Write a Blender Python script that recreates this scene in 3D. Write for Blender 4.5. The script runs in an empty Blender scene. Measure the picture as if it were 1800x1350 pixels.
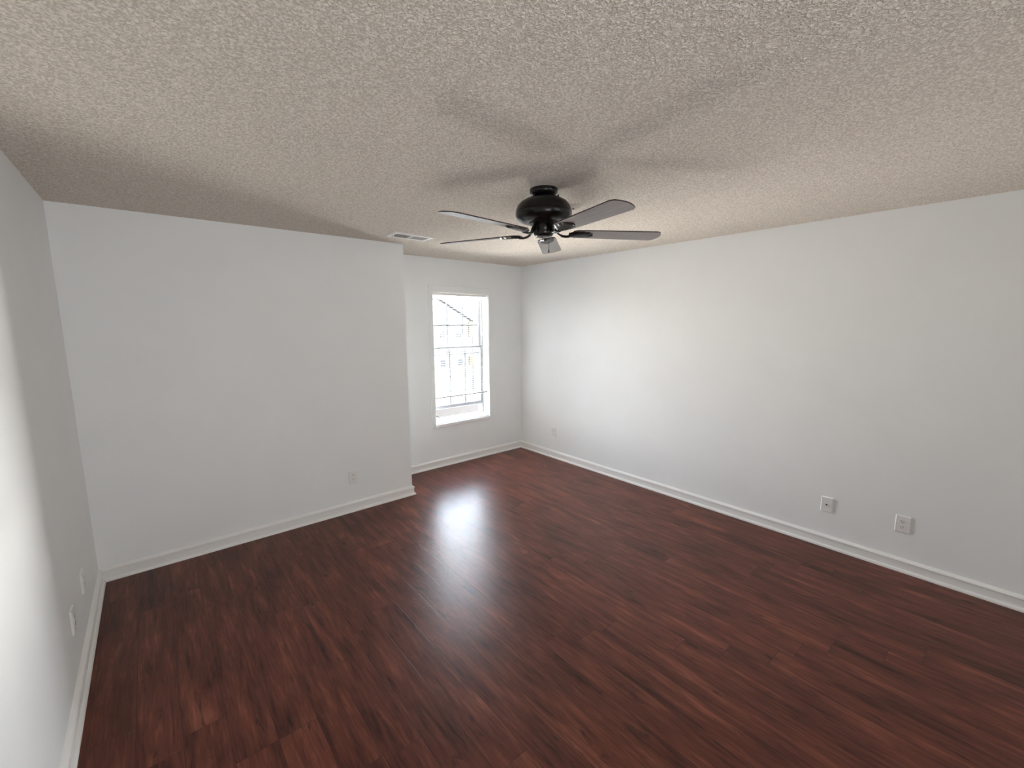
import bpy, bmesh, math, random
from mathutils import Vector, Matrix
random.seed(4)
C = bpy.context.scene.collection
SC = bpy.context.scene

# ------------------------------------------------------------------ camera
cam_d = bpy.data.cameras.new('camera')
cam_d.sensor_width = 36.0
cam_d.lens = 756.6 / 1800 * 36.0
cam_d.clip_start = 0.02
cam = bpy.data.objects.new('camera', cam_d)
C.objects.link(cam)
_r = Vector((0.76537992, -0.64356502, -0.00419873))
_u = Vector((0.09402191, 0.10535971, 0.9899794))
_f = Vector((0.63667374, 0.75810513, -0.14114942))
M = Matrix(((_r.x, _u.x, -_f.x), (_r.y, _u.y, -_f.y), (_r.z, _u.z, -_f.z))).to_4x4()
M.translation = Vector((-3.83882, -4.38300, 1.71251))
cam.matrix_world = M
SC.camera = cam

# ------------------------------------------------------------------ view
SC.view_settings.view_transform = 'Standard'
SC.view_settings.look = 'None'
SC.view_settings.gamma = 1.0
SC.view_settings.use_curve_mapping = False
SC.view_settings.exposure = 0.10
SC.cycles.max_bounces = 14
SC.cycles.diffuse_bounces = 9
SC.cycles.glossy_bounces = 4
SC.cycles.transparent_max_bounces = 24
SC.cycles.caustics_reflective = True
SC.cycles.caustics_refractive = False
SC.cycles.sample_clamp_indirect = 20.0

# ------------------------------------------------------------------ daylight and added fill
SKY = 41.0
GROUND = 112.0
FILL = 29.0
UPL = 22.0
world = bpy.data.worlds.new('sky')
SC.world = world
world.use_nodes = True
wn = world.node_tree
wn.nodes.clear()
wo = wn.nodes.new('ShaderNodeOutputWorld')
wb = wn.nodes.new('ShaderNodeBackground')
wt = wn.nodes.new('ShaderNodeTexCoord')
ws = wn.nodes.new('ShaderNodeSeparateXYZ')
wr = wn.nodes.new('ShaderNodeValToRGB')
wm = wn.nodes.new('ShaderNodeMapRange')
wm.inputs[1].default_value = -1.0
wm.inputs[2].default_value = 1.0
cr = wr.color_ramp
cr.elements[0].position = 0.0
cr.elements[0].color = (1.0, 0.95, 0.88, 1)
cr.elements[1].position = 0.49
cr.elements[1].color = (1.0, 0.95, 0.88, 1)
for p_, c_ in ((0.51, (1.6, 1.58, 1.55, 1)), (0.60, (1.1, 1.14, 1.2, 1)), (0.72, (0.80, 0.92, 1.08, 1)), (1.0, (0.45, 0.62, 0.95, 1))):
    e_ = cr.elements.new(p_)
    e_.color = c_
wn.links.new(wt.outputs['Generated'], ws.inputs[0])
wn.links.new(ws.outputs['Z'], wm.inputs[0])
wn.links.new(wm.outputs[0], wr.inputs[0])
# world light shaped along x to even out the room: stronger toward +x
def ramp_x(x0, x1, v0, v1):
    n = wn.nodes.new('ShaderNodeMapRange')
    n.interpolation_type = 'SMOOTHSTEP'
    for i_, v_ in enumerate((x0, x1, v0, v1)):
        n.inputs[i_ + 1].default_value = v_
    wn.links.new(ws.outputs['X'], n.inputs[0])
    return n.outputs[0]
def wmath(op, a_, b_):
    n = wn.nodes.new('ShaderNodeMath')
    n.operation = op
    for i_, v_ in enumerate((a_, b_)):
        if isinstance(v_, float):
            n.inputs[i_].default_value = v_
        else:
            wn.links.new(v_, n.inputs[i_])
    return n.outputs[0]
side_boost = ramp_x(0.58, 0.86, 0.0, 1.0)              # added brightness far to the right, lifts the left wall
sky_s = wmath('MULTIPLY', wmath('ADD', ramp_x(-0.75, -0.20, 0.13, 1.0), wmath('MULTIPLY', side_boost, 1.55)), SKY)
gnd_s = wmath('MULTIPLY', wmath('ADD', ramp_x(-0.62, 0.12, 0.04, 1.0), wmath('MULTIPLY', side_boost, 2.4)), GROUND)
wg = wn.nodes.new('ShaderNodeMapRange')          # below the horizon: pale sunlit yard
wg.interpolation_type = 'SMOOTHSTEP'
wg.inputs[1].default_value = -0.04
wg.inputs[2].default_value = 0.02
wn.links.new(ws.outputs['Z'], wg.inputs[0])
wn.links.new(gnd_s, wg.inputs[3])
wn.links.new(sky_s, wg.inputs[4])
wn.links.new(wg.outputs[0], wb.inputs['Strength'])
wn.links.new(wr.outputs[0], wb.inputs['Color'])
wn.links.new(wb.outputs[0], wo.inputs['Surface'])

# window opening (in the back wall, plane y = 0)
WX0, WX1, WZ0, WZ1 = -1.340, -0.545, 0.520, 2.064
portal_d = bpy.data.lights.new('window_portal', 'AREA')
portal_d.shape = 'RECTANGLE'
portal_d.size = WX1 - WX0
portal_d.size_y = WZ1 - WZ0
portal_d.cycles.is_portal = True
portal = bpy.data.objects.new('window_portal', portal_d)
C.objects.link(portal)
portal.location = ((WX0 + WX1) / 2, 0.218, (WZ0 + WZ1) / 2)
portal.rotation_euler = (math.radians(-90), 0, 0)

# added soft fill lamp behind the camera, standing in for unseen rooms
fill_d = bpy.data.lights.new('rear_fill', 'AREA')
fill_d.shape = 'RECTANGLE'
fill_d.size = 2.0
fill_d.size_y = 2.0
fill_d.energy = FILL
fill_d.color = (0.95, 0.98, 1.0)
fill = bpy.data.objects.new('rear_fill', fill_d)
C.objects.link(fill)
fill.location = (-1.25, -7.9, 1.05)
fill.rotation_euler = (Vector((-3.6, -1.2, 0.4)) - fill.location).to_track_quat('-Z', 'Y').to_euler()

# added upward fill lamp behind the camera, brightens the ceiling
up_d = bpy.data.lights.new('ceiling_fill', 'AREA')
up_d.shape = 'RECTANGLE'
up_d.size = 1.3
up_d.size_y = 1.8
up_d.energy = UPL
up_d.spread = math.radians(105)
up_d.color = (0.97, 0.98, 1.0)
up = bpy.data.objects.new('ceiling_fill', up_d)
C.objects.link(up)
up.location = (-3.5, -5.9, 0.30)
up.rotation_euler = (Vector((-2.8, -1.6, 2.44)) - up.location).to_track_quat('-Z', 'Y').to_euler()

# ------------------------------------------------------------------ room numbers
H = 2.44
YB = 0.554           # depth of the alcove
XE = -1.944          # free edge of the wall block left of the alcove
XL = -4.239          # left wall
YR = -8.2           # wall behind the camera

# ------------------------------------------------------------------ helpers
def box(bm, x0, x1, y0, y1, z0, z1, mi=0):
    vs = [bm.verts.new((x, y, z)) for x in (x0, x1) for y in (y0, y1) for z in (z0, z1)]
    for q in ((0, 1, 3, 2), (4, 6, 7, 5), (0, 4, 5, 1), (2, 3, 7, 6), (0, 2, 6, 4), (1, 5, 7, 3)):
        f = bm.faces.new([vs[i] for i in q])
        f.material_index = mi
    return vs

def lathe(bm, prof, seg=48, cx=0, cy=0, axis='Z'):
    rings = []
    for (r, z) in prof:
        ring = []
        for i in range(seg):
            a = 2 * math.pi * i / seg
            if axis == 'Z':
                co = (cx + r * math.cos(a), cy + r * math.sin(a), z)
            else:                                     # axis along -Y: z is the distance out of the plane
                co = (cx + r * math.cos(a), -z, cy + r * math.sin(a))
            ring.append(bm.verts.new(co))
        rings.append(ring)
    for a, b in zip(rings[:-1], rings[1:]):
        for i in range(seg):
            j = (i + 1) % seg
            bm.faces.new((a[i], a[j], b[j], b[i]))
    for ring in (rings[0], rings[-1]):
        bm.faces.new(ring)

def tube(bm, pts, r, seg=8):
    rings = []
    n = len(pts)
    for i, p in enumerate(pts):
        p = Vector(p)
        t = (Vector(pts[min(i + 1, n - 1)]) - Vector(pts[max(i - 1, 0)])).normalized()
        a = t.orthogonal().normalized()
        b = t.cross(a)
        rr = r[i] if isinstance(r, (list, tuple)) else r
        rings.append([bm.verts.new(p + rr * (a * math.cos(2 * math.pi * k / seg) + b * math.sin(2 * math.pi * k / seg))) for k in range(seg)])
    for A, B in zip(rings[:-1], rings[1:]):
        best = min(range(seg), key=lambda s: (A[0].co - B[s].co).length)
        for k in range(seg):
            bm.faces.new((A[k], A[(k + 1) % seg], B[(k + 1 + best) % seg], B[(k + best) % seg]))
    bm.faces.new(rings[0])
    bm.faces.new(rings[-1])

def obj(name, bm, mats, parent=None, bevel=0.0, smooth=False, loc=None):
    bmesh.ops.recalc_face_normals(bm, faces=bm.faces[:])
    me = bpy.data.meshes.new(name)
    bm.to_mesh(me)
    bm.free()
    if not isinstance(mats, (list, tuple)):
        mats = [mats]
    for m in mats:
        me.materials.append(m)
    if smooth:
        for p in me.polygons:
            p.use_smooth = True
        try:
            me.set_sharp_from_angle(angle=math.radians(38))
        except Exception:
            pass
    o = bpy.data.objects.new(name, me)
    C.objects.link(o)
    if parent:
        o.parent = parent
    if loc:
        o.location = loc
    if bevel:
        md = o.modifiers.new('bevel', 'BEVEL')
        md.width = bevel
        md.segments = 2
        md.limit_method = 'ANGLE'
    return o

def boxobj(name, mat, parent, *b, bevel=0.0):
    bm = bmesh.new()
    box(bm, *b)
    return obj(name, bm, mat, parent, bevel)

def thing(name, label, cat, loc=(0, 0, 0), rz=0.0, group=None):
    o = bpy.data.objects.new(name, None)
    o.empty_display_size = 0.1
    C.objects.link(o)
    o.location = loc
    o.rotation_euler = (0, 0, rz)
    o['label'] = label
    o['category'] = cat
    if group:
        o['group'] = group
    return o

def structure(o, label=None, cat=None):
    o['kind'] = 'structure'
    if label:
        o['label'] = label
    if cat:
        o['category'] = cat
    return o

def dup(root, loc, rz, label, group):
    r = root.copy()
    C.objects.link(r)
    r.location = loc
    r.rotation_euler = (0, 0, rz)
    r['label'] = label
    r['group'] = group
    for ch in list(root.children):
        c = ch.copy()
        C.objects.link(c)
        c.parent = r
        for g in list(ch.children):
            d = g.copy()
            C.objects.link(d)
            d.parent = c
    return r

# ------------------------------------------------------------------ materials
def base_mat(name, col, rough=0.5, spec=0.5, metal=0.0):
    m = bpy.data.materials.new(name)
    m.use_nodes = True
    b = m.node_tree.nodes['Principled BSDF']
    b.inputs['Base Color'].default_value = (*col, 1)
    b.inputs['Roughness'].default_value = rough
    b.inputs['Specular IOR Level'].default_value = spec
    b.inputs['Metallic'].default_value = metal
    return m

def noise_col(m, c0, c1, scale, detail=3.0, vec_scale=(1, 1, 1), lo=0.35, hi=0.65):
    nt = m.node_tree
    b = nt.nodes['Principled BSDF']
    tc = nt.nodes.new('ShaderNodeTexCoord')
    mp = nt.nodes.new('ShaderNodeMapping')
    mp.inputs['Scale'].default_value = vec_scale
    n = nt.nodes.new('ShaderNodeTexNoise')
    n.inputs['Scale'].default_value = scale
    n.inputs['Detail'].default_value = detail
    r = nt.nodes.new('ShaderNodeValToRGB')
    r.color_ramp.elements[0].position = lo
    r.color_ramp.elements[1].position = hi
    r.color_ramp.elements[0].color = (*c0, 1)
    r.color_ramp.elements[1].color = (*c1, 1)
    nt.links.new(tc.outputs['Object'], mp.inputs['Vector'])
    nt.links.new(mp.outputs[0], n.inputs['Vector'])
    nt.links.new(n.outputs['Fac'], r.inputs[0])
    nt.links.new(r.outputs[0], b.inputs['Base Color'])
    return n

def bump(m, scale, dist, strength=1.0, detail=3.0, rough=0.55):
    nt = m.node_tree
    b = nt.nodes['Principled BSDF']
    tc = nt.nodes.new('ShaderNodeTexCoord')
    n = nt.nodes.new('ShaderNodeTexNoise')
    n.inputs['Scale'].default_value = scale
    n.inputs['Detail'].default_value = detail
    n.inputs['Roughness'].default_value = rough
    bp = nt.nodes.new('ShaderNodeBump')
    bp.inputs['Distance'].default_value = dist
    bp.inputs['Strength'].default_value = strength
    nt.links.new(tc.outputs['Object'], n.inputs['Vector'])
    nt.links.new(n.outputs['Fac'], bp.inputs['Height'])
    nt.links.new(bp.outputs[0], b.inputs['Normal'])
    return n, bp

# painted wall: off-white eggshell with faint roller texture
M_wall = base_mat('wall_paint', (0.84, 0.862, 0.862), 0.62, 0.25)
noise_col(M_wall, (0.833, 0.855, 0.855), (0.848, 0.870, 0.870), 3.0)
bump(M_wall, 260, 0.0006, 0.5)

# popcorn ceiling
M_ceil = base_mat('popcorn_ceiling', (0.76, 0.72, 0.67), 0.95, 0.1)
def popcorn():
    nt = M_ceil.node_tree
    b = nt.nodes['Principled BSDF']
    tc = nt.nodes.new('ShaderNodeTexCoord')
    n1 = nt.nodes.new('ShaderNodeTexNoise')
    n1.inputs['Scale'].default_value = 122
    n1.inputs['Detail'].default_value = 2.5
    n1.inputs['Roughness'].default_value = 0.6
    n1.inputs['Distortion'].default_value = 0.6
    ramp = nt.nodes.new('ShaderNodeValToRGB')
    ramp.color_ramp.elements[0].position = 0.36
    ramp.color_ramp.elements[1].position = 0.68
    bp = nt.nodes.new('ShaderNodeBump')
    bp.inputs['Distance'].default_value = 0.0055
    bp.inputs['Strength'].default_value = 1.0
    col = nt.nodes.new('ShaderNodeValToRGB')
    col.color_ramp.elements[0].position = 0.40
    col.color_ramp.elements[0].color = (0.66, 0.595, 0.52, 1)
    col.color_ramp.elements[1].position = 0.60
    col.color_ramp.elements[1].color = (0.97, 0.895, 0.805, 1)
    nt.links.new(tc.outputs['Object'], n1.inputs['Vector'])
    nt.links.new(n1.outputs['Fac'], ramp.inputs[0])
    nt.links.new(ramp.outputs[0], bp.inputs['Height'])
    nt.links.new(bp.outputs[0], b.inputs['Normal'])
    nt.links.new(n1.outputs['Fac'], col.inputs[0])
    nt.links.new(col.outputs[0], b.inputs['Base Color'])
popcorn()

# laminate floor
M_floor = base_mat('laminate_floor', (0.1, 0.045, 0.03), 0.3, 0.5)
def laminate():
    nt = M_floor.node_tree
    N = nt.nodes.new
    L = nt.links.new
    b = nt.nodes['Principled BSDF']
    tc = N('ShaderNodeTexCoord')
    sep = N('ShaderNodeSeparateXYZ')
    L(tc.outputs['Object'], sep.inputs[0])
    def math_(op, a, bb=None, c=None):
        n = N('ShaderNodeMath')
        n.operation = op
        for i, v in enumerate((a, bb, c)):
            if v is None:
                continue
            if isinstance(v, (int, float)):
                n.inputs[i].default_value = v
            else:
                L(v, n.inputs[i])
        return n.outputs[0]
    W, LEN = 0.152, 1.22
    u = math_('DIVIDE', math_('ADD', sep.outputs['X'], 2.82 + 20 * W), W)      # plank column
    ui = math_('FLOOR', u)
    uf = math_('FRACT', u)
    wnz = N('ShaderNodeTexWhiteNoise')
    wnz.noise_dimensions = '1D'
    L(ui, wnz.inputs['W'])
    # the joints of neighbouring rows step by about 0.16 m
    off = math_('MULTIPLY', ui, -0.163)
    off2 = math_('ADD', off, math_('MULTIPLY', wnz.outputs['Value'], 0.34))
    v = math_('DIVIDE', math_('SUBTRACT', math_('ADD', sep.outputs['Y'], 2.48 + 12 * LEN - 20 * 0.163), off2), LEN)
    vi = math_('FLOOR', v)
    vf = math_('FRACT', v)
    pid = N('ShaderNodeCombineXYZ')
    L(ui, pid.inputs[0]); L(vi, pid.inputs[1])
    wn2 = N('ShaderNodeTexWhiteNoise')
    wn2.noise_dimensions = '3D'
    L(pid.outputs[0], wn2.inputs['Vector'])
    # plank-local coordinates, shifted per plank
    loc = N('ShaderNodeVectorMath'); loc.operation = 'MULTIPLY_ADD'
    L(wn2.outputs['Color'], loc.inputs[0])
    loc.inputs[1].default_value = (7.0, 31.0, 5.0)
    L(tc.outputs['Object'], loc.inputs[2])
    def grain(sx, sy, scale, detail, rough, dist):
        mp = N('ShaderNodeMapping')
        mp.inputs['Scale'].default_value = (sx, sy, 1)
        L(loc.outputs[0], mp.inputs['Vector'])
        n = N('ShaderNodeTexNoise')
        n.inputs['Scale'].default_value = scale
        n.inputs['Detail'].default_value = detail
        n.inputs['Roughness'].default_value = rough
        n.inputs['Distortion'].default_value = dist
        L(mp.outputs[0], n.inputs['Vector'])
        return n.outputs['Fac']
    g1 = grain(8.5, 0.9, 2.2, 6, 0.62, 0.5)        # broad streaks
    g2 = grain(30.0, 2.2, 3.0, 5, 0.65, 0.4)       # fine fibres
    g3 = grain(2.6, 1.0, 2.6, 3, 0.5, 0.3)         # soft blotches
    mixg = math_('ADD', math_('MULTIPLY', g1, 0.46), math_('ADD', math_('MULTIPLY', g2, 0.30), math_('MULTIPLY', g3, 0.24)))
    ramp = N('ShaderNodeValToRGB')
    els = ramp.color_ramp.elements
    els[0].position = 0.37; els[0].color = (0.034, 0.0095, 0.0062, 1)
    els[1].position = 0.66; els[1].color = (0.262, 0.088, 0.054, 1)
    e = els.new(0.44); e.color = (0.080, 0.0225, 0.014, 1)
    e = els.new(0.54); e.color = (0.138, 0.041, 0.0255, 1)
    L(mixg, ramp.inputs[0])
    # dark knots and mineral streaks
    mpk = N('ShaderNodeMapping'); mpk.inputs['Scale'].default_value = (8.0, 1.7, 1)
    L(loc.outputs[0], mpk.inputs['Vector'])
    nk = N('ShaderNodeTexNoise'); nk.inputs['Scale'].default_value = 3.0; nk.inputs['Detail'].default_value = 4; nk.inputs['Distortion'].default_value = 0.7
    L(mpk.outputs[0], nk.inputs['Vector'])
    rk = N('ShaderNodeValToRGB')
    rk.color_ramp.elements[0].position = 0.63; rk.color_ramp.elements[0].color = (0, 0, 0, 1)
    rk.color_ramp.elements[1].position = 0.76; rk.color_ramp.elements[1].color = (1, 1, 1, 1)
    L(nk.outputs['Fac'], rk.inputs[0])
    mk = N('ShaderNodeMix'); mk.data_type = 'RGBA'
    L(rk.outputs[0], mk.inputs[0]); L(ramp.outputs[0], mk.inputs[6]); mk.inputs[7].default_value = (0.022, 0.010, 0.009, 1)
    # plank to plank tone
    hv = N('ShaderNodeHueSaturation')
    L(math_('ADD', math_('MULTIPLY', wn2.outputs['Value'], 0.12), 0.94), hv.inputs['Value'])
    L(mk.outputs[2], hv.inputs['Color'])
    # seams
    du = math_('MULTIPLY', math_('MINIMUM', uf, math_('SUBTRACT', 1.0, uf)), W)
    dv = math_('MULTIPLY', math_('MINIMUM', vf, math_('SUBTRACT', 1.0, vf)), LEN)
    d = math_('MINIMUM', du, dv)
    seam = N('ShaderNodeMapRange')
    seam.inputs[1].default_value = 0.0004; seam.inputs[2].default_value = 0.0022
    L(d, seam.inputs[0])
    ms = N('ShaderNodeMix'); ms.data_type = 'RGBA'
    L(seam.outputs[0], ms.inputs[0]); ms.inputs[6].default_value = (0.055, 0.020, 0.014, 1); L(hv.outputs[0], ms.inputs[7])
    L(ms.outputs[2], b.inputs['Base Color'])
    # roughness and relief
    rr = math_('ADD', math_('MULTIPLY', g2, 0.10), 0.26)
    L(rr, b.inputs['Roughness'])
    b.inputs['Specular IOR Level'].default_value = 0.24
    wav = N('ShaderNodeTexNoise'); wav.inputs['Scale'].default_value = 22; wav.inputs['Detail'].default_value = 3
    L(tc.outputs['Object'], wav.inputs['Vector'])
    hgt = math_('ADD', math_('MULTIPLY', seam.outputs[0], 0.22), math_('ADD', math_('MULTIPLY', g2, 0.25), math_('MULTIPLY', wav.outputs['Fac'], 0.45)))
    bp = N('ShaderNodeBump'); bp.inputs['Distance'].default_value = 0.0016; bp.inputs['Strength'].default_value = 0.6
    L(hgt, bp.inputs['Height']); L(bp.outputs[0], b.inputs['Normal'])
laminate()

M_trim = base_mat('white_trim_paint', (0.84, 0.835, 0.82), 0.35, 0.45)
bump(M_trim, 60, 0.0004, 0.4)
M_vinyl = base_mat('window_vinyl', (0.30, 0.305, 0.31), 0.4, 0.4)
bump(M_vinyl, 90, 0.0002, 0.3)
M_rail = base_mat('white_blind_rail', (0.78, 0.78, 0.76), 0.45, 0.4)
bump(M_rail, 40, 0.0003, 0.3)
M_brail = base_mat('shaded_bottom_rail', (0.26, 0.255, 0.24), 0.5, 0.3)  # white rail with its shade put into the colour
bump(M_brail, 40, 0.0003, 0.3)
M_grid = base_mat('backlit_window_grid', (0.14, 0.145, 0.15), 0.5, 0.2)  # backlit grey of the muntins is put into this colour
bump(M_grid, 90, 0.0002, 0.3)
M_slat = base_mat('backlit_blind_slat', (0.24, 0.24, 0.235), 0.45, 0.4)  # white slats, darkened in colour to look backlit against the daylight
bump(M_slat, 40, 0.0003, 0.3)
M_plate = base_mat('white_plastic_plate', (0.82, 0.815, 0.80), 0.3, 0.5)
bump(M_plate, 120, 0.0002, 0.2)
M_hole = base_mat('dark_contact_slot', (0.015, 0.013, 0.012), 0.6, 0.3)
bump(M_hole, 200, 0.0002, 0.2)
M_screw = base_mat('painted_screw', (0.70, 0.69, 0.67), 0.35, 0.5)
bump(M_screw, 200, 0.0002, 0.2)
M_brass = base_mat('dark_jack_metal', (0.03, 0.03, 0.03), 0.4, 0.5, 0.6)
bump(M_brass, 200, 0.0002, 0.2)
M_bronze = base_mat('oil_rubbed_black_metal', (0.006, 0.005, 0.005), 0.28, 0.38)
noise_col(M_bronze, (0.004, 0.0035, 0.0035), (0.010, 0.008, 0.007), 30)
bump(M_bronze, 45, 0.0006, 0.25)
M_bladeE = base_mat('dark_walnut_blade', (0.035, 0.018, 0.014), 0.4, 0.4)
noise_col(M_bladeE, (0.022, 0.011, 0.009), (0.05, 0.027, 0.02), 6, 5, (1, 14, 1))
M_bladeU = base_mat('glossy_brown_blade_veneer', (0.17, 0.132, 0.115), 0.22, 0.65)
noise_col(M_bladeU, (0.158, 0.123, 0.107), (0.185, 0.144, 0.127), 5, 5, (1.0, 12, 1))
M_vent = base_mat('white_enamel_register', (0.82, 0.81, 0.78), 0.4, 0.5)
bump(M_vent, 90, 0.0003, 0.3)
M_duct = base_mat('duct_inside', (0.16, 0.15, 0.12), 0.7, 0.3)
noise_col(M_duct, (0.13, 0.12, 0.10), (0.2, 0.19, 0.15), 25)
M_det = base_mat('aged_white_plastic', (0.60, 0.55, 0.49), 0.5, 0.4)  # plain plastic, toned close to the ceiling colour
bump(M_det, 120, 0.0003, 0.3)

# glass: clear pane that lets light through, with a weak mirror reflection
M_glass = bpy.data.materials.new('window_glass')
M_glass.use_nodes = True
nt = M_glass.node_tree
nt.nodes.clear()
_o = nt.nodes.new('ShaderNodeOutputMaterial')
_mx = nt.nodes.new('ShaderNodeMixShader')
_t = nt.nodes.new('ShaderNodeBsdfTransparent')
_g = nt.nodes.new('ShaderNodeBsdfGlossy')
_lw = nt.nodes.new('ShaderNodeLayerWeight')
_lw.inputs['Blend'].default_value = 0.5
_pw = nt.nodes.new('ShaderNodeMath'); _pw.operation = 'POWER'
_pw.inputs[1].default_value = 4.0
_fr = nt.nodes.new('ShaderNodeMath'); _fr.operation = 'MULTIPLY_ADD'
_fr.inputs[1].default_value = 0.5
_fr.inputs[2].default_value = 0.03
nt.links.new(_lw.outputs['Facing'], _pw.inputs[0])
nt.links.new(_pw.outputs[0], _fr.inputs[0])
_t.inputs['Color'].default_value = (0.97, 0.98, 0.98, 1)
_g.inputs['Roughness'].default_value = 0.02
nt.links.new(_fr.outputs[0], _mx.inputs[0])
nt.links.new(_t.outputs[0], _mx.inputs[1])
nt.links.new(_g.outputs[0], _mx.inputs[2])
nt.links.new(_mx.outputs[0], _o.inputs['Surface'])

# ------------------------------------------------------------------ shell
T = 0.14
def shell(name, mat, b):
    bm = bmesh.new()
    for q in b:
        box(bm, *q)
    return structure(obj(name, bm, mat))
shell('floor', M_floor, [(XL - T, T + 0.1, YR - T, 0.215, -0.15, 0.0)])
shell('ceiling', M_ceil, [(XL - T, T + 0.1, YR - T, 0.215, H, H + 0.15)])
shell('wall_right', M_wall, [(0.0, T + 0.1, YR - T, 0.215, 0.0, H)])
shell('wall_left', M_wall, [(XL - T, XL, YR - T, -YB, 0.0, H)])
shell('wall_rear', M_wall, [(XL, 0.0, YR - T, YR, 0.0, H)])
shell('wall_bumpout', M_wall, [(XL - T, XE, -YB, 0.215, 0.0, H)])
# back wall of the alcove, pierced by the window
shell('wall_back', M_wall, [(XE, WX0, 0.0, 0.215, 0.0, H), (WX1, 0.0, 0.0, 0.215, 0.0, H),
                           (WX0, WX1, 0.0, 0.215, 0.0, WZ0), (WX0, WX1, 0.0, 0.215, WZ1, H)])

# baseboards: cap bead, flat face, shoe moulding; mitred ends (s: +1 inside corner, -1 outside corner)
PROF = [(0, 0), (0.030, 0), (0.030, 0.006), (0.0285, 0.012), (0.0245, 0.0175), (0.018, 0.0205), (0.015, 0.021), (0.015, 0.067),
        (0.0135, 0.069), (0.020, 0.072), (0.0205, 0.076), (0.016, 0.083), (0.008, 0.090), (0, 0.094)]
def baseboard(name, a, b, n, sa, sb):
    a, b, n = Vector((*a, 0)), Vector((*b, 0)), Vector((*n, 0))
    t = (b - a).normalized()
    bm = bmesh.new()
    A = [bm.verts.new(a + n * d + t * d * sa + Vector((0, 0, z))) for d, z in PROF]
    B = [bm.verts.new(b + n * d - t * d * sb + Vector((0, 0, z))) for d, z in PROF]
    k = len(PROF)
    for i in range(k):
        j = (i + 1) % k
        bm.faces.new((A[i], A[j], B[j], B[i]))
    bm.faces.new(A)
    bm.faces.new(B)
    return structure(obj(name, bm, M_trim))
baseboard('baseboard_right', (0, 0), (0, YR), (-1, 0), 1, 1)
baseboard('baseboard_back', (XE, 0), (0, 0), (0, -1), 1, 1)
baseboard('baseboard_alcove', (XE, -YB), (XE, 0), (1, 0), -1, 1)
baseboard('baseboard_bumpout', (XL, -YB), (XE, -YB), (0, -1), 1, -1)
baseboard('baseboard_left', (XL, YR), (XL, -YB), (1, 0), 1, 1)
baseboard('baseboard_rear', (XL, YR), (0, YR), (0, 1), 1, 1)

# ------------------------------------------------------------------ window
win = bpy.data.objects.new('window_1', None)
C.objects.link(win)
win.location = ((WX0 + WX1) / 2, 0.0, WZ0)
structure(win, 'white double-hung window with its lower sash slightly raised', 'window')
def wpart(name, boxes, mat=M_vinyl, parent=None, bevel=0.0):
    bm = bmesh.new()
    for q in boxes:
        box(bm, *q)
    o = obj(name, bm, mat, parent or win, bevel)
    if parent is None:
        o.matrix_parent_inverse = Matrix.Translation(-Vector(win.location))
    return o
# casing round the opening: narrow flat boards with a rounded edge
cw = 0.046
wpart('casing', [(WX0 - cw, WX0, -0.013, 0.0, WZ0 - 0.038, WZ1 + 0.07), (WX1, WX1 + 0.036, -0.013, 0.0, WZ0 - 0.038, WZ1 + 0.07),
                 (WX0, WX1, -0.013, 0.0, WZ1, WZ1 + 0.07)], M_wall, None, 0.003)
wpart('apron', [(WX0 - 0.0, WX1 + 0.0, -0.015, 0.0, WZ0 - 0.038, WZ0)], M_trim, None, 0.004)
# jamb liner (two tracks each side), head and sloped sill
jt = 0.022
wpart('jamb', [(WX0, WX0 + 0.012, 0.0, 0.212, WZ0, WZ1), (WX1 - 0.004, WX1, 0.0, 0.212, WZ0, WZ1),
               (WX0, WX1, 0.0, 0.212, WZ1 - 0.006, WZ1)], M_trim)
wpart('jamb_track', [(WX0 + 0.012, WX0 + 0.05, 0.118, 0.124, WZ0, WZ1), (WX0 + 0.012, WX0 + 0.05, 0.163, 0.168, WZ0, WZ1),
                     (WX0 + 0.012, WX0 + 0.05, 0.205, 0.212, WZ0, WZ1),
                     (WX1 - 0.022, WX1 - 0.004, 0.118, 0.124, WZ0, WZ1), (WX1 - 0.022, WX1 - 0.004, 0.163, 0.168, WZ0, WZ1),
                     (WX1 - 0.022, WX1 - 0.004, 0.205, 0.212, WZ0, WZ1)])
wpart('sill', [(WX0, WX1, 0.0, 0.10, WZ0, WZ0 + 0.012), (WX0, WX1, 0.10, 0.225, WZ0, WZ0 + 0.022),
               (WX0, WX1, 0.112, 0.118, WZ0 + 0.022, WZ0 + 0.034)], M_trim, None, 0.002)
GX0, GX1 = -1.253, -0.580
MUNT = (-1.030, -0.8055)
def sash(name, y0, y1, z0, z1, gz0, gz1, zm, x0, x1):
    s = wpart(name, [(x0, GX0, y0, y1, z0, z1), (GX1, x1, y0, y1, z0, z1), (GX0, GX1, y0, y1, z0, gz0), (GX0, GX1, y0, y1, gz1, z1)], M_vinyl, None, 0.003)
    ym = (y0 + y1) / 2
    bm = bmesh.new()
    for xm in MUNT:
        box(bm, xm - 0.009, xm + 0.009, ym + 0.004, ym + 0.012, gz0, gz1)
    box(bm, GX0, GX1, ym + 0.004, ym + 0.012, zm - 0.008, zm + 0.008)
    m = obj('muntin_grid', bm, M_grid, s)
    bm = bmesh.new()
    box(bm, GX0, GX1, ym - 0.004, ym + 0.003, gz0, gz1)
    g = obj('glass_pane', bm, M_glass, s)
    return s
up = sash('upper_sash', 0.168, 0.200, 1.308, WZ1 - 0.006, 1.346, 2.022, 1.682, WX0 + 0.03, WX1 - 0.006)
lo = sash('lower_sash', 0.126, 0.160, 0.668, 1.424, 0.712, 1.392, 1.049, WX0 + 0.03, WX1 - 0.006)
# sash lock on the meeting rail
bm = bmesh.new()
box(bm, -0.975, -0.915, 0.128, 0.152, 1.424, 1.432)
box(bm, -0.955, -0.925, 0.132, 0.148, 1.432, 1.440)
obj('sash_lock', bm, M_screw, lo, 0.002)

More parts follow.
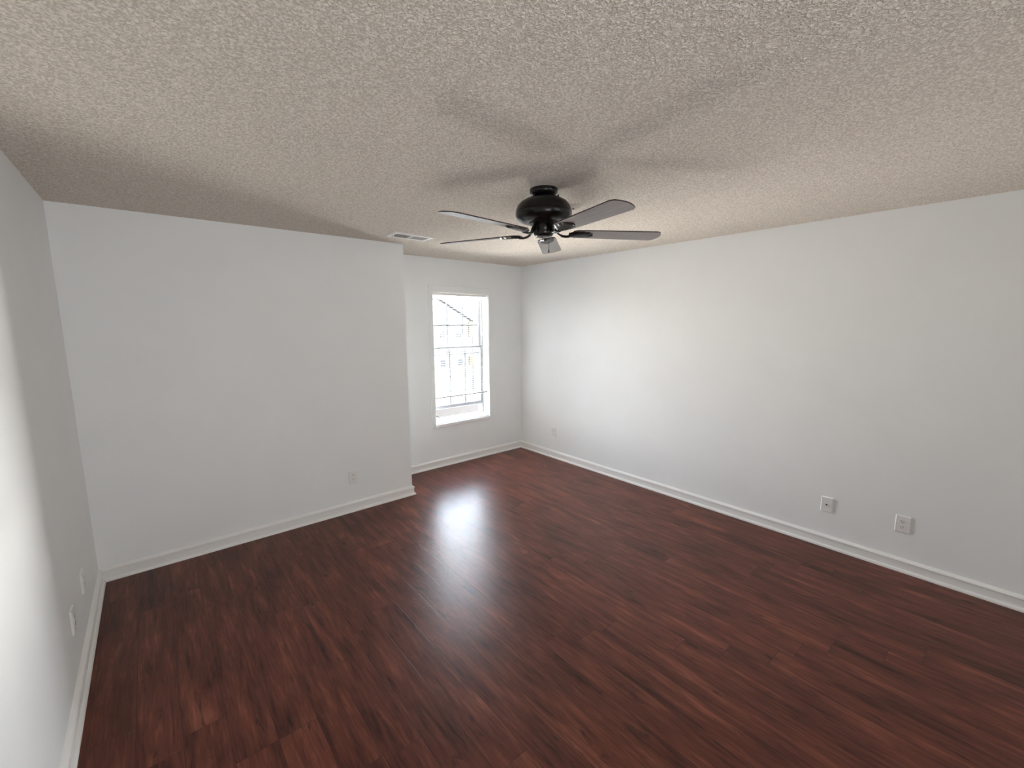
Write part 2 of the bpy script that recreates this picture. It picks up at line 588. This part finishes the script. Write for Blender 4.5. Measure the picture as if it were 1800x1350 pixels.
# ------------------------------------------------------------------ mini blind
bl = thing('window_blind', 'white mini blind with open slats, lowered most of the way down the window', 'blind',
           ((WX0 + WX1) / 2, 0.035, WZ1))
bl_inv = Matrix.Translation(-Vector(bl.location))
def bpart(name, bm, mat, bevel=0.0, smooth=False):
    o = obj(name, bm, mat, bl, bevel, smooth)
    o.matrix_parent_inverse = bl_inv
    return o
BX0, BX1 = WX0 + 0.018, WX1 - 0.008
bm = bmesh.new(); box(bm, BX0, BX1, 0.018, 0.050, 2.028, 2.056); bpart('headrail', bm, M_rail, 0.003)
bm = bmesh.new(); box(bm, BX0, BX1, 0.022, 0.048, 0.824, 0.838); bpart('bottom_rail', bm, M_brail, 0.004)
def slat_mesh():
    bm = bmesh.new()
    x0, x1, w, n = BX0 + 0.004, BX1 - 0.004, 0.025, 6
    top, bot = [], []
    for i in range(n + 1):
        s = -1 + 2 * i / n
        y = 0.035 + s * w / 2
        z = 0.0022 * (1 - s * s) + 0.0006 * s
        top.append([bm.verts.new((x, y, z)) for x in (x0, x1)])
        bot.append([bm.verts.new((x, y, z - 0.0005)) for x in (x0, x1)])
    for i in range(n):
        bm.faces.new((top[i][0], top[i][1], top[i + 1][1], top[i + 1][0]))
        bm.faces.new((bot[i][0], bot[i + 1][0], bot[i + 1][1], bot[i][1]))
    for a in (0, n):
        bm.faces.new((top[a][0], bot[a][0], bot[a][1], top[a][1]))
    return bm
NS = 45
z_hi, z_lo = 2.010, 0.852
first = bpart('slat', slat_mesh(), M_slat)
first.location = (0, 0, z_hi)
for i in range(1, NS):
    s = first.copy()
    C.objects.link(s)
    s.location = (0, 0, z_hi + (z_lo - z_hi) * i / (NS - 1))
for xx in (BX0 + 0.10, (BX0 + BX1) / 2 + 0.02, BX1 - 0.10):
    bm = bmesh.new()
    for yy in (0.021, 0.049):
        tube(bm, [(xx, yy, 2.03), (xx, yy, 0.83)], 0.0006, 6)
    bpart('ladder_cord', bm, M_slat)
bm = bmesh.new()
tube(bm, [(BX1 - 0.075, 0.012, 2.03), (BX1 - 0.075, 0.010, 1.60)], 0.0011, 6)
tube(bm, [(BX1 - 0.075, 0.010, 1.60), (BX1 - 0.073, 0.010, 1.592), (BX1 - 0.078, 0.010, 1.565), (BX1 - 0.078, 0.010, 1.555)], [0.002, 0.006, 0.007, 0.003], 8)
bpart('lift_cord', bm, M_screw)
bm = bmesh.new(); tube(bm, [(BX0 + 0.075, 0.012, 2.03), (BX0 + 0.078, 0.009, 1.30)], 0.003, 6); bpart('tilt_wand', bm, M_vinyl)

# ------------------------------------------------------------------ ceiling fan
FX, FY = -2.0900, -2.5810
fan = thing('ceiling_fan', 'black five-blade ceiling fan hugging the textured ceiling', 'ceiling fan', (FX, FY, H))
def fpart(name, bm, mat, bevel=0.0, smooth=True, parent=None):
    return obj(name, bm, mat, parent or fan, bevel, smooth)
def fz(z):
    return z - H
bm = bmesh.new()
lathe(bm, [(0.0765, 0.0), (0.0775, fz(2.432)), (0.0765, fz(2.422)), (0.070, fz(2.412)), (0.056, fz(2.404)), (0.050, fz(2.402))], 64)
fpart('canopy', bm, M_bronze)
bm = bmesh.new()
lathe(bm, [(0.049, fz(2.404)), (0.049, fz(2.398)), (0.060, fz(2.394)), (0.100, fz(2.386)), (0.128, fz(2.370)), (0.146, fz(2.350)),
           (0.1555, fz(2.325)), (0.1565, fz(2.318)), (0.1535, fz(2.316)), (0.1535, fz(2.311)), (0.157, fz(2.309)), (0.156, fz(2.297)),
           (0.148, fz(2.282)), (0.132, fz(2.271)), (0.108, fz(2.264)), (0.085, fz(2.262)), (0.080, fz(2.256)), (0.062, fz(2.254))], 72)
fpart('motor_housing', bm, M_bronze)
for a in (55, 127, 199, 271, 343):
    bm = bmesh.new()
    ca, sa = math.cos(math.radians(a)), math.sin(math.radians(a))
    lathe(bm, [(0.0045, fz(2.380)), (0.0045, fz(2.389)), (0.002, fz(2.391))], 12, 0.108 * ca, 0.108 * sa)
    fpart('housing_screw', bm, M_bronze)
bm = bmesh.new()
lathe(bm, [(0.058, fz(2.258)), (0.0595, fz(2.250)), (0.0595, fz(2.226)), (0.057, fz(2.222)), (0.057, fz(2.212)), (0.054, fz(2.200)),
           (0.047, fz(2.190)), (0.040, fz(2.187)), (0.010, fz(2.186))], 56)
fpart('switch_housing', bm, M_bronze)
# pull chain: little beads hanging from the switch housing
bm = bmesh.new()
px, py = 0.030 * 0.765, 0.030 * -0.644
zc = 2.188
while zc > 2.118:
    lathe(bm, [(0.0006, fz(zc)), (0.0021, fz(zc - 0.001)), (0.0021, fz(zc - 0.0024)), (0.0006, fz(zc - 0.0034))], 8, px, py)
    zc -= 0.0034
lathe(bm, [(0.001, fz(2.119)), (0.004, fz(2.114)), (0.004, fz(2.104)), (0.001, fz(2.101))], 10, px, py)
fpart('pull_chain', bm, M_bronze)
bm = bmesh.new()
lathe(bm, [(0.0035, fz(2.189)), (0.0035, fz(2.183)), (0.0015, fz(2.181))], 10, -0.006, 0.004)
fpart('housing_finial', bm, M_bronze)

PITCH = math.radians(9.0)
ZB = 2.208
def twist(x, y, z, k=1.0):
    a = -PITCH * k
    return (x, y * math.cos(a) - z * math.sin(a), y * math.sin(a) + z * math.cos(a) + fz(ZB))
def blade_bm():
    bm = bmesh.new()
    r0, r1 = 0.165, 0.690
    out = []
    # outline from the root round the tip, half widths
    def hw(r):
        t = (r - r0) / (r1 - r0)
        return 0.055 + 0.013 * t
    out = [(r0, -0.040), (r0 + 0.02, -hw(r0) + 0.003)]
    rc = r1 - 0.034                                     # where the long edges end
    for i in range(1, 9):
        r = r0 + 0.02 + (rc - 0.010 - r0 - 0.02) * i / 8
        out.append((r, -hw(r)))
    w = hw(rc)
    out += [(rc - 0.003, -w + 0.0012), (rc + 0.002, -w + 0.0055)]
    for i in range(11):                                # broad arc of the tip
        y = (w - 0.009) * (-1 + 2 * i / 10)
        out.append((r1 - 0.028 * (y / w) ** 2, y))
    out += [(rc + 0.002, w - 0.0055), (rc - 0.003, w - 0.0012)]
    for i in range(8, 0, -1):
        r = r0 + 0.02 + (rc - 0.010 - r0 - 0.02) * i / 8
        out.append((r, hw(r)))
    out += [(r0 + 0.02, hw(r0) - 0.003), (r0, 0.040)]
    th = 0.0052
    tv = [bm.verts.new(twist(x, y, th / 2)) for x, y in out]
    bv = [bm.verts.new(twist(x, y, -th / 2)) for x, y in out]
    f = bm.faces.new(tv); f.material_index = 0
    f = bm.faces.new(list(reversed(bv))); f.material_index = 1
    n = len(out)
    for i in range(n):
        j = (i + 1) % n
        f = bm.faces.new((tv[i], bv[i], bv[j], tv[j])); f.material_index = 0
    return bm
def iron_bm():
    bm = bmesh.new()
    # curved arm from the motor flange down and out to the leaf-shaped pad under the blade
    path = [(0.056, 2.252, 0.020, 0.010), (0.066, 2.238, 0.017, 0.011), (0.074, 2.218, 0.014, 0.012), (0.086, 2.203, 0.013, 0.012),
            (0.105, 2.194, 0.014, 0.012), (0.128, 2.191, 0.017, 0.012), (0.150, 2.193, 0.020, 0.011)]
    rings = []
    for i, (r, z, w, h) in enumerate(path):
        k = min(1.0, max(0.0, (r - 0.08) / 0.07))
        ring = []
        for s in range(12):
            a = 2 * math.pi * s / 12
            if i < 3:
                off = (h * 0.5 * math.sin(a), w * math.cos(a), 0)
                x, y, zz = r + off[0], off[1], z
                ring.append(bm.verts.new((x, y, fz(zz))))
            else:
                x, y, zz = twist(r, w * math.cos(a), z - ZB + h * 0.5 * math.sin(a), k)
                ring.append(bm.verts.new((x, y, zz)))
        rings.append(ring)
    for A, B in zip(rings[:-1], rings[1:]):
        for s in range(12):
            bm.faces.new((A[s], A[(s + 1) % 12], B[(s + 1) % 12], B[s]))
    bm.faces.new(rings[0])
    bm.faces.new(rings[-1])
    # pad: scalloped leaf with ribs, flat against the blade and bellied underneath
    n, m_ = 20, 12
    r0, r1 = 0.140, 0.285
    grid = []
    for i in range(n + 1):
        t = i / n
        r = r0 + (r1 - r0) * t
        w = 0.016 + 0.030 * math.sin(math.pi * min(1.0, 0.08 + t * 0.86)) ** 0.8
        if t > 0.86:
            w *= math.sqrt(max(0.05, 1 - ((t - 0.86) / 0.14) ** 2))
        w *= 1 + 0.06 * math.sin(t * 26)
        row = []
        for j in range(m_ + 1):
            s = -1 + 2 * j / m_
            z = -0.003 - 0.013 * (1 - s * s) ** 0.7 * (1 - 0.55 * t) - 0.0022 * math.cos(14 * (t * 2.2 - abs(s)))
            row.append(bm.verts.new(twist(r, w * s, z)))
        grid.append(row)
    for i in range(n):
        for j in range(m_):
            bm.faces.new((grid[i][j], grid[i + 1][j], grid[i + 1][j + 1], grid[i][j + 1]))
    rim = [grid[i][0] for i in range(n + 1)] + [grid[n][j] for j in range(1, m_ + 1)] + [grid[i][m_] for i in range(n - 1, -1, -1)] + [grid[0][j] for j in range(m_ - 1, 0, -1)]
    bm.faces.new(rim)
    return bm
blade = fpart('blade', blade_bm(), [M_bladeE, M_bladeU], 0, False)
iron = fpart('blade_iron', iron_bm(), M_bronze)
A0 = 40.65
blade.rotation_euler = (0, 0, math.radians(A0))
iron.rotation_euler = (0, 0, math.radians(A0))
for k in range(1, 5):
    for o in (blade, iron):
        c = o.copy()
        C.objects.link(c)
        c.rotation_euler = (0, 0, math.radians(A0 + 72 * k))

# ------------------------------------------------------------------ ceiling register
vent = thing('ceiling_register', 'white two-panel air register on the ceiling above the corner of the wall block', 'air vent', (-2.062, -0.932, H))
VX, VY, VD = 0.184, 0.104, 0.009
bm = bmesh.new()
def frame(bm, xo, yo, xi, yi, z0, z1):
    o1 = [bm.verts.new((sx * xo, sy * yo, z1)) for sx, sy in ((-1, -1), (1, -1), (1, 1), (-1, 1))]
    o2 = [bm.verts.new((sx * (xo - 0.007), sy * (yo - 0.007), z0)) for sx, sy in ((-1, -1), (1, -1), (1, 1), (-1, 1))]
    i2 = [bm.verts.new((sx * xi, sy * yi, z0)) for sx, sy in ((-1, -1), (1, -1), (1, 1), (-1, 1))]
    i1 = [bm.verts.new((sx * xi, sy * yi, z1)) for sx, sy in ((-1, -1), (1, -1), (1, 1), (-1, 1))]
    for a, b in ((o1, o2), (o2, i2), (i2, i1), (i1, o1)):
        for k in range(4):
            bm.faces.new((a[k], a[(k + 1) % 4], b[(k + 1) % 4], b[k]))
frame(bm, VX, VY, VX - 0.034, VY - 0.040, -VD, 0.0)
obj('frame', bm, M_vent, vent)
boxobj('divider', M_vent, vent, -0.008, 0.008, -(VY - 0.040), VY - 0.040, -VD, -0.001)
boxobj('duct_backing', M_duct, vent, -(VX - 0.034), VX - 0.034, -(VY - 0.040), VY - 0.040, -0.0012, -0.0002)
def louver_bm(sgn):
    bm = bmesh.new()
    a = math.radians(38) * sgn
    L_, h = VY - 0.041, 0.0048
    dx, dz = h * math.sin(a), h * math.cos(a)
    for y in (-L_, L_):
        pass
    vs = []
    for y in (-L_, L_):
        for (u_, v_) in ((-1, -1), (1, -1), (1, 1), (-1, 1)):
            vs.append(bm.verts.new((v_ * dx * 0.75 + u_ * 0.0005, y, -0.0052 + v_ * dz * 0.75)))
    for q in ((0, 1, 2, 3), (4, 7, 6, 5), (0, 4, 5, 1), (1, 5, 6, 2), (2, 6, 7, 3), (3, 7, 4, 0)):
        bm.faces.new([vs[i] for i in q])
    return bm
for sgn in (-1, 1):
    l0 = None
    for k in range(15):
        x = sgn * (0.0135 + k * 0.0093)
        if l0 is None:
            l0 = obj('louver', louver_bm(1.0 if sgn < 0 else 0.62), M_vent, vent)
            l = l0
        else:
            l = l0.copy()
            C.objects.link(l)
        l.location = (x, 0, 0)
bm = bmesh.new()
box(bm, -VX + 0.030, -VX + 0.036, -0.004, 0.030, -0.026, -VD + 0.001)
obj('damper_lever', bm, M_vent, vent, 0.001)
for sx in (-1, 1):
    bm = bmesh.new()
    lathe(bm, [(0.0038, -VD + 0.0005), (0.0038, -VD - 0.0008), (0.002, -VD - 0.0014)], 12, sx * (VX - 0.018), 0)
    obj('screw', bm, M_screw, vent)

# small round detector beyond the fan motor
det = thing('smoke_detector', 'small round pale detector on the ceiling just behind the fan motor', 'smoke detector', (-1.705, -2.452, H))
bm = bmesh.new()
lathe(bm, [(0.044, 0.0), (0.045, -0.003), (0.044, -0.006), (0.040, -0.012), (0.034, -0.015), (0.012, -0.016)], 40)
obj('housing', bm, M_det, det, 0, True)
bm = bmesh.new()
lathe(bm, [(0.008, -0.0155), (0.008, -0.0185), (0.005, -0.0195)], 20)
obj('test_button', bm, M_hole, det, 0, True)

# ------------------------------------------------------------------ wall plates
def plate_bm(w, h, d):
    bm = bmesh.new()
    e = 0.0055
    a = [bm.verts.new((sx * w / 2, 0, sz * h / 2)) for sx, sz in ((-1, -1), (1, -1), (1, 1), (-1, 1))]
    b = [bm.verts.new((sx * w / 2, -d * 0.35, sz * h / 2)) for sx, sz in ((-1, -1), (1, -1), (1, 1), (-1, 1))]
    c = [bm.verts.new((sx * (w / 2 - e), -d, sz * (h / 2 - e))) for sx, sz in ((-1, -1), (1, -1), (1, 1), (-1, 1))]
    for p_, q_ in ((a, b), (b, c)):
        for k in range(4):
            bm.faces.new((p_[k], p_[(k + 1) % 4], q_[(k + 1) % 4], q_[k]))
    bm.faces.new(a)
    bm.faces.new(c)
    return bm
def make_outlet(label, loc, rz, group):
    t = thing('wall_outlet', label, 'outlet', loc, rz, group)
    obj('plate', plate_bm(0.078, 0.120, 0.0075), M_plate, t)
    for sz in (1, -1):
        bm = bmesh.new()
        pts = []
        for k in range(28):                           # rounded receptacle face with flat top and bottom
            a = 2 * math.pi * k / 28
            pts.append((0.0172 * math.cos(a), max(-0.0136, min(0.0136, 0.0172 * math.sin(a)))))
        A = [bm.verts.new((x, -0.0070, z)) for x, z in pts]
        B = [bm.verts.new((x, -0.0092, z)) for x, z in pts]
        for k in range(28):
            bm.faces.new((A[k], A[(k + 1) % 28], B[(k + 1) % 28], B[k]))
        bm.faces.new(A)
        bm.faces.new(B)
        r = obj('receptacle', bm, M_plate, t, loc=(0, 0, sz * 0.0195))
        for x, hh in ((-0.0065, 0.0045), (0.0065, 0.0038)):
            bm = bmesh.new()
            box(bm, x - 0.0013, x + 0.0013, -0.0096, -0.0088, 0.0035 - hh, 0.0035 + hh)
            obj('contact_slot', bm, M_hole, r)
        bm = bmesh.new()
        lathe(bm, [(0.0027, 0.0088), (0.0027, 0.0096)], 14, 0, -0.0075, 'Y')
        obj('ground_hole', bm, M_hole, r)
    bm = bmesh.new()
    lathe(bm, [(0.0032, 0.0070), (0.0032, 0.0084), (0.0015, 0.0090)], 14, 0, 0, 'Y')
    obj('screw', bm, M_screw, t)
    return t
G = 'duplex wall outlets'
ZO = 0.331
o0 = make_outlet('white duplex outlet low on the grey wall block left of the alcove', (-2.526, -YB, 0.322), 0, G)
dup(o0, (0, -0.636, ZO), -math.pi / 2, 'small white outlet low on the right wall, close to the window corner', G)
dup(o0, (0, -3.970, 0.334), -math.pi / 2, 'white duplex outlet low on the right wall nearest the camera, right of the cable plate', G)
dup(o0, (XL, -1.628, 0.333), math.pi / 2, 'white outlet on the left wall nearer the camera, seen edge-on', G)
dup(o0, (XL, -1.222, 0.333), math.pi / 2, 'white outlet on the left wall nearest the far corner, seen edge-on', G)
cp = thing('cable_plate', 'white cable wall plate with one dark jack on the right wall, left of an outlet', 'wall plate', (0, -3.537, 0.332), -math.pi / 2)
obj('plate', plate_bm(0.076, 0.118, 0.0075), M_plate, cp)
bm = bmesh.new()
lathe(bm, [(0.0048, 0.0070), (0.0048, 0.0135), (0.003, 0.0140), (0.001, 0.0140)], 16, 0, 0, 'Y')
obj('coax_jack', bm, M_brass, cp, 0, True)
for sz in (1, -1):
    bm = bmesh.new()
    lathe(bm, [(0.0030, 0.0070), (0.0030, 0.0082), (0.0015, 0.0086)], 12, 0, sz * 0.030, 'Y')
    obj('screw', bm, M_screw, cp)

# ------------------------------------------------------------------ outside
M_grass = base_mat('dry_lawn', (0.25, 0.22, 0.17), 0.95, 0.1)
noise_col(M_grass, (0.15, 0.135, 0.11), (0.20, 0.18, 0.15), 1.6, 5)
M_mulch = base_mat('orange_mulch', (0.08, 0.03, 0.012), 0.95, 0.1)
noise_col(M_mulch, (0.0125, 0.0082, 0.0042), (0.016, 0.0106, 0.006), 5, 4)
M_siding = base_mat('dimmed_white_siding', (0.045, 0.046, 0.048), 0.6, 0.2)  # white siding, darkened in colour to offset the strong outdoor light
bump(M_siding, 3, 0.002, 0.2)
M_pane = base_mat('dark_house_glass', (0.010, 0.011, 0.012), 0.6, 0.02)
bump(M_pane, 3, 0.001, 0.1)
M_tan = base_mat('tan_brick', (0.045, 0.027, 0.014), 0.9, 0.1)
noise_col(M_tan, (0.031, 0.0215, 0.010), (0.036, 0.025, 0.013), 4, 3)
M_roof = base_mat('grey_shingle', (0.03, 0.03, 0.03), 0.9, 0.1)
noise_col(M_roof, (0.022, 0.022, 0.023), (0.030, 0.030, 0.031), 6, 3)
M_leaf = base_mat('autumn_leaf', (0.05, 0.035, 0.012), 0.8, 0.1)
noise_col(M_leaf, (0.04, 0.025, 0.008), (0.06, 0.045, 0.018), 2, 3)
M_bark = base_mat('bark', (0.12, 0.09, 0.07), 0.9, 0.1)
noise_col(M_bark, (0.09, 0.07, 0.05), (0.15, 0.11, 0.09), 8, 4)
ZG = -3.72
bm = bmesh.new(); box(bm, 3.0, 30, 10.0, 45, ZG - 0.3, ZG)
structure(obj('ground', bm, M_grass))
bm = bmesh.new()
for k in range(1):
    box(bm, 8.6, 16.5, 16.2, 19.2, ZG, ZG + 0.06)
structure(obj('ground_mulch', bm, M_mulch))
HY = 24.0
house = thing('neighbor_house', 'white-sided gabled house seen through the window', 'house', (12.7, HY, ZG))
def hp(name, bm, mat, parent=None, bevel=0):
    o = obj(name, bm, mat, parent or house, bevel)
    if parent is None:
        o.matrix_parent_inverse = Matrix.Translation(-Vector(house.location))
    return o
bm = bmesh.new()
pk, ev = 3.50, 1.95
xa, xb, xc = 9.8, 12.7, 15.6
prof = [(xa, ZG), (xc, ZG), (xc, ev), (xb, pk), (xa, ev)]
F = [bm.verts.new((x, HY, z)) for x, z in prof]
B = [bm.verts.new((x, HY + 8, z)) for x, z in prof]
for k in range(5):
    bm.faces.new((F[k], F[(k + 1) % 5], B[(k + 1) % 5], B[k]))
bm.faces.new(F); bm.faces.new(B)
hp('wall', bm, M_siding)
bm = bmesh.new(); box(bm, xc + 0.001, 19.5, HY + 0.5, HY + 8, ZG, 1.9); hp('wing_wall', bm, M_siding)
bm = bmesh.new()
zz = ZG + 0.25
while zz < 1.9:                                        # shadow-casting laps of the siding
    box(bm, xa, xc, HY - 0.02, HY - 0.001, zz, zz + 0.02)
    zz += 0.22
hp('siding_lap', bm, M_siding)
for sgn in (-1, 1):
    bm = bmesh.new()
    x_e = xb + sgn * 3.15
    z_e = pk - 0.536 * 3.15
    pts = [(xb, pk), (xb, pk + 0.10), (x_e, z_e + 0.10), (x_e, z_e)]
    F = [bm.verts.new((x, HY - 0.35, z + 0.02)) for x, z in pts]
    B = [bm.verts.new((x, HY + 8.2, z + 0.02)) for x, z in pts]
    for k in range(4):
        bm.faces.new((F[k], F[(k + 1) % 4], B[(k + 1) % 4], B[k]))
    bm.faces.new(F); bm.faces.new(B)
    hp('roof_slope', bm, M_roof)
for (x0, x1, z0, z1) in ((12.89, 13.32, 0.545, 1.065), (14.30, 14.86, 0.548, 1.042), (12.92, 13.35, -1.62, -1.07), (14.50, 14.91, -1.64, -1.12)):
    bm = bmesh.new()
    box(bm, x0 - 0.06, x1 + 0.06, HY - 0.05, HY - 0.003, z0 - 0.06, z1 + 0.06)
    f = hp('window', bm, M_siding)
    bm = bmesh.new()
    xm = (x0 + x1) / 2
    box(bm, x0, xm - 0.025, HY - 0.06, HY - 0.045, z0, z1)
    box(bm, xm + 0.025, x1, HY - 0.06, HY - 0.045, z0, z1)
    p = hp('pane', bm, M_pane, f)
for z0, z1 in ((0.60, 1.73), (-1.66, -0.91)):
    bm = bmesh.new(); box(bm, 15.53, 15.94, HY - 0.10, HY + 0.45, z0, z1); hp('brick_panel', bm, M_tan)
bm = bmesh.new(); tube(bm, [(16.23, HY + 0.42, 1.9), (16.23, HY + 0.42, ZG)], 0.045, 8); hp('downspout', bm, M_roof)

# tree with sparse autumn leaves beyond the gable
tree = thing('autumn_tree', 'yellowing tree standing behind the white gabled house', 'tree', (13.2, 36.0, ZG))
bm = bmesh.new()
tube(bm, [(0, 0, 0), (0.1, 0, 3.5), (0, 0.1, 7.0)], [0.25, 0.18, 0.08], 10)
for k in range(9):
    a = k * 2.4
    z0 = 3.6 + k * 0.35
    tube(bm, [(0.06, 0.05, z0), (1.0 * math.cos(a), 1.0 * math.sin(a), z0 + 0.8), (1.9 * math.cos(a), 1.9 * math.sin(a), z0 + 1.3)], [0.07, 0.045, 0.02], 6)
obj('trunk', bm, M_bark, tree, 0, True)
bm = bmesh.new()
for k in range(1400):
    a = random.uniform(0, 2 * math.pi)
    r = 2.6 * math.sqrt(random.random())
    z = random.uniform(4.4, 7.4)
    c = Vector((r * math.cos(a), r * math.sin(a), z))
    d1 = Vector((random.gauss(0, 1), random.gauss(0, 1), random.gauss(0, 1))).normalized() * 0.12
    d2 = d1.orthogonal().normalized() * 0.08
    bm.faces.new([bm.verts.new(c + v) for v in (d1, d2, -d1, -d2)])
obj('foliage', bm, M_leaf, tree)
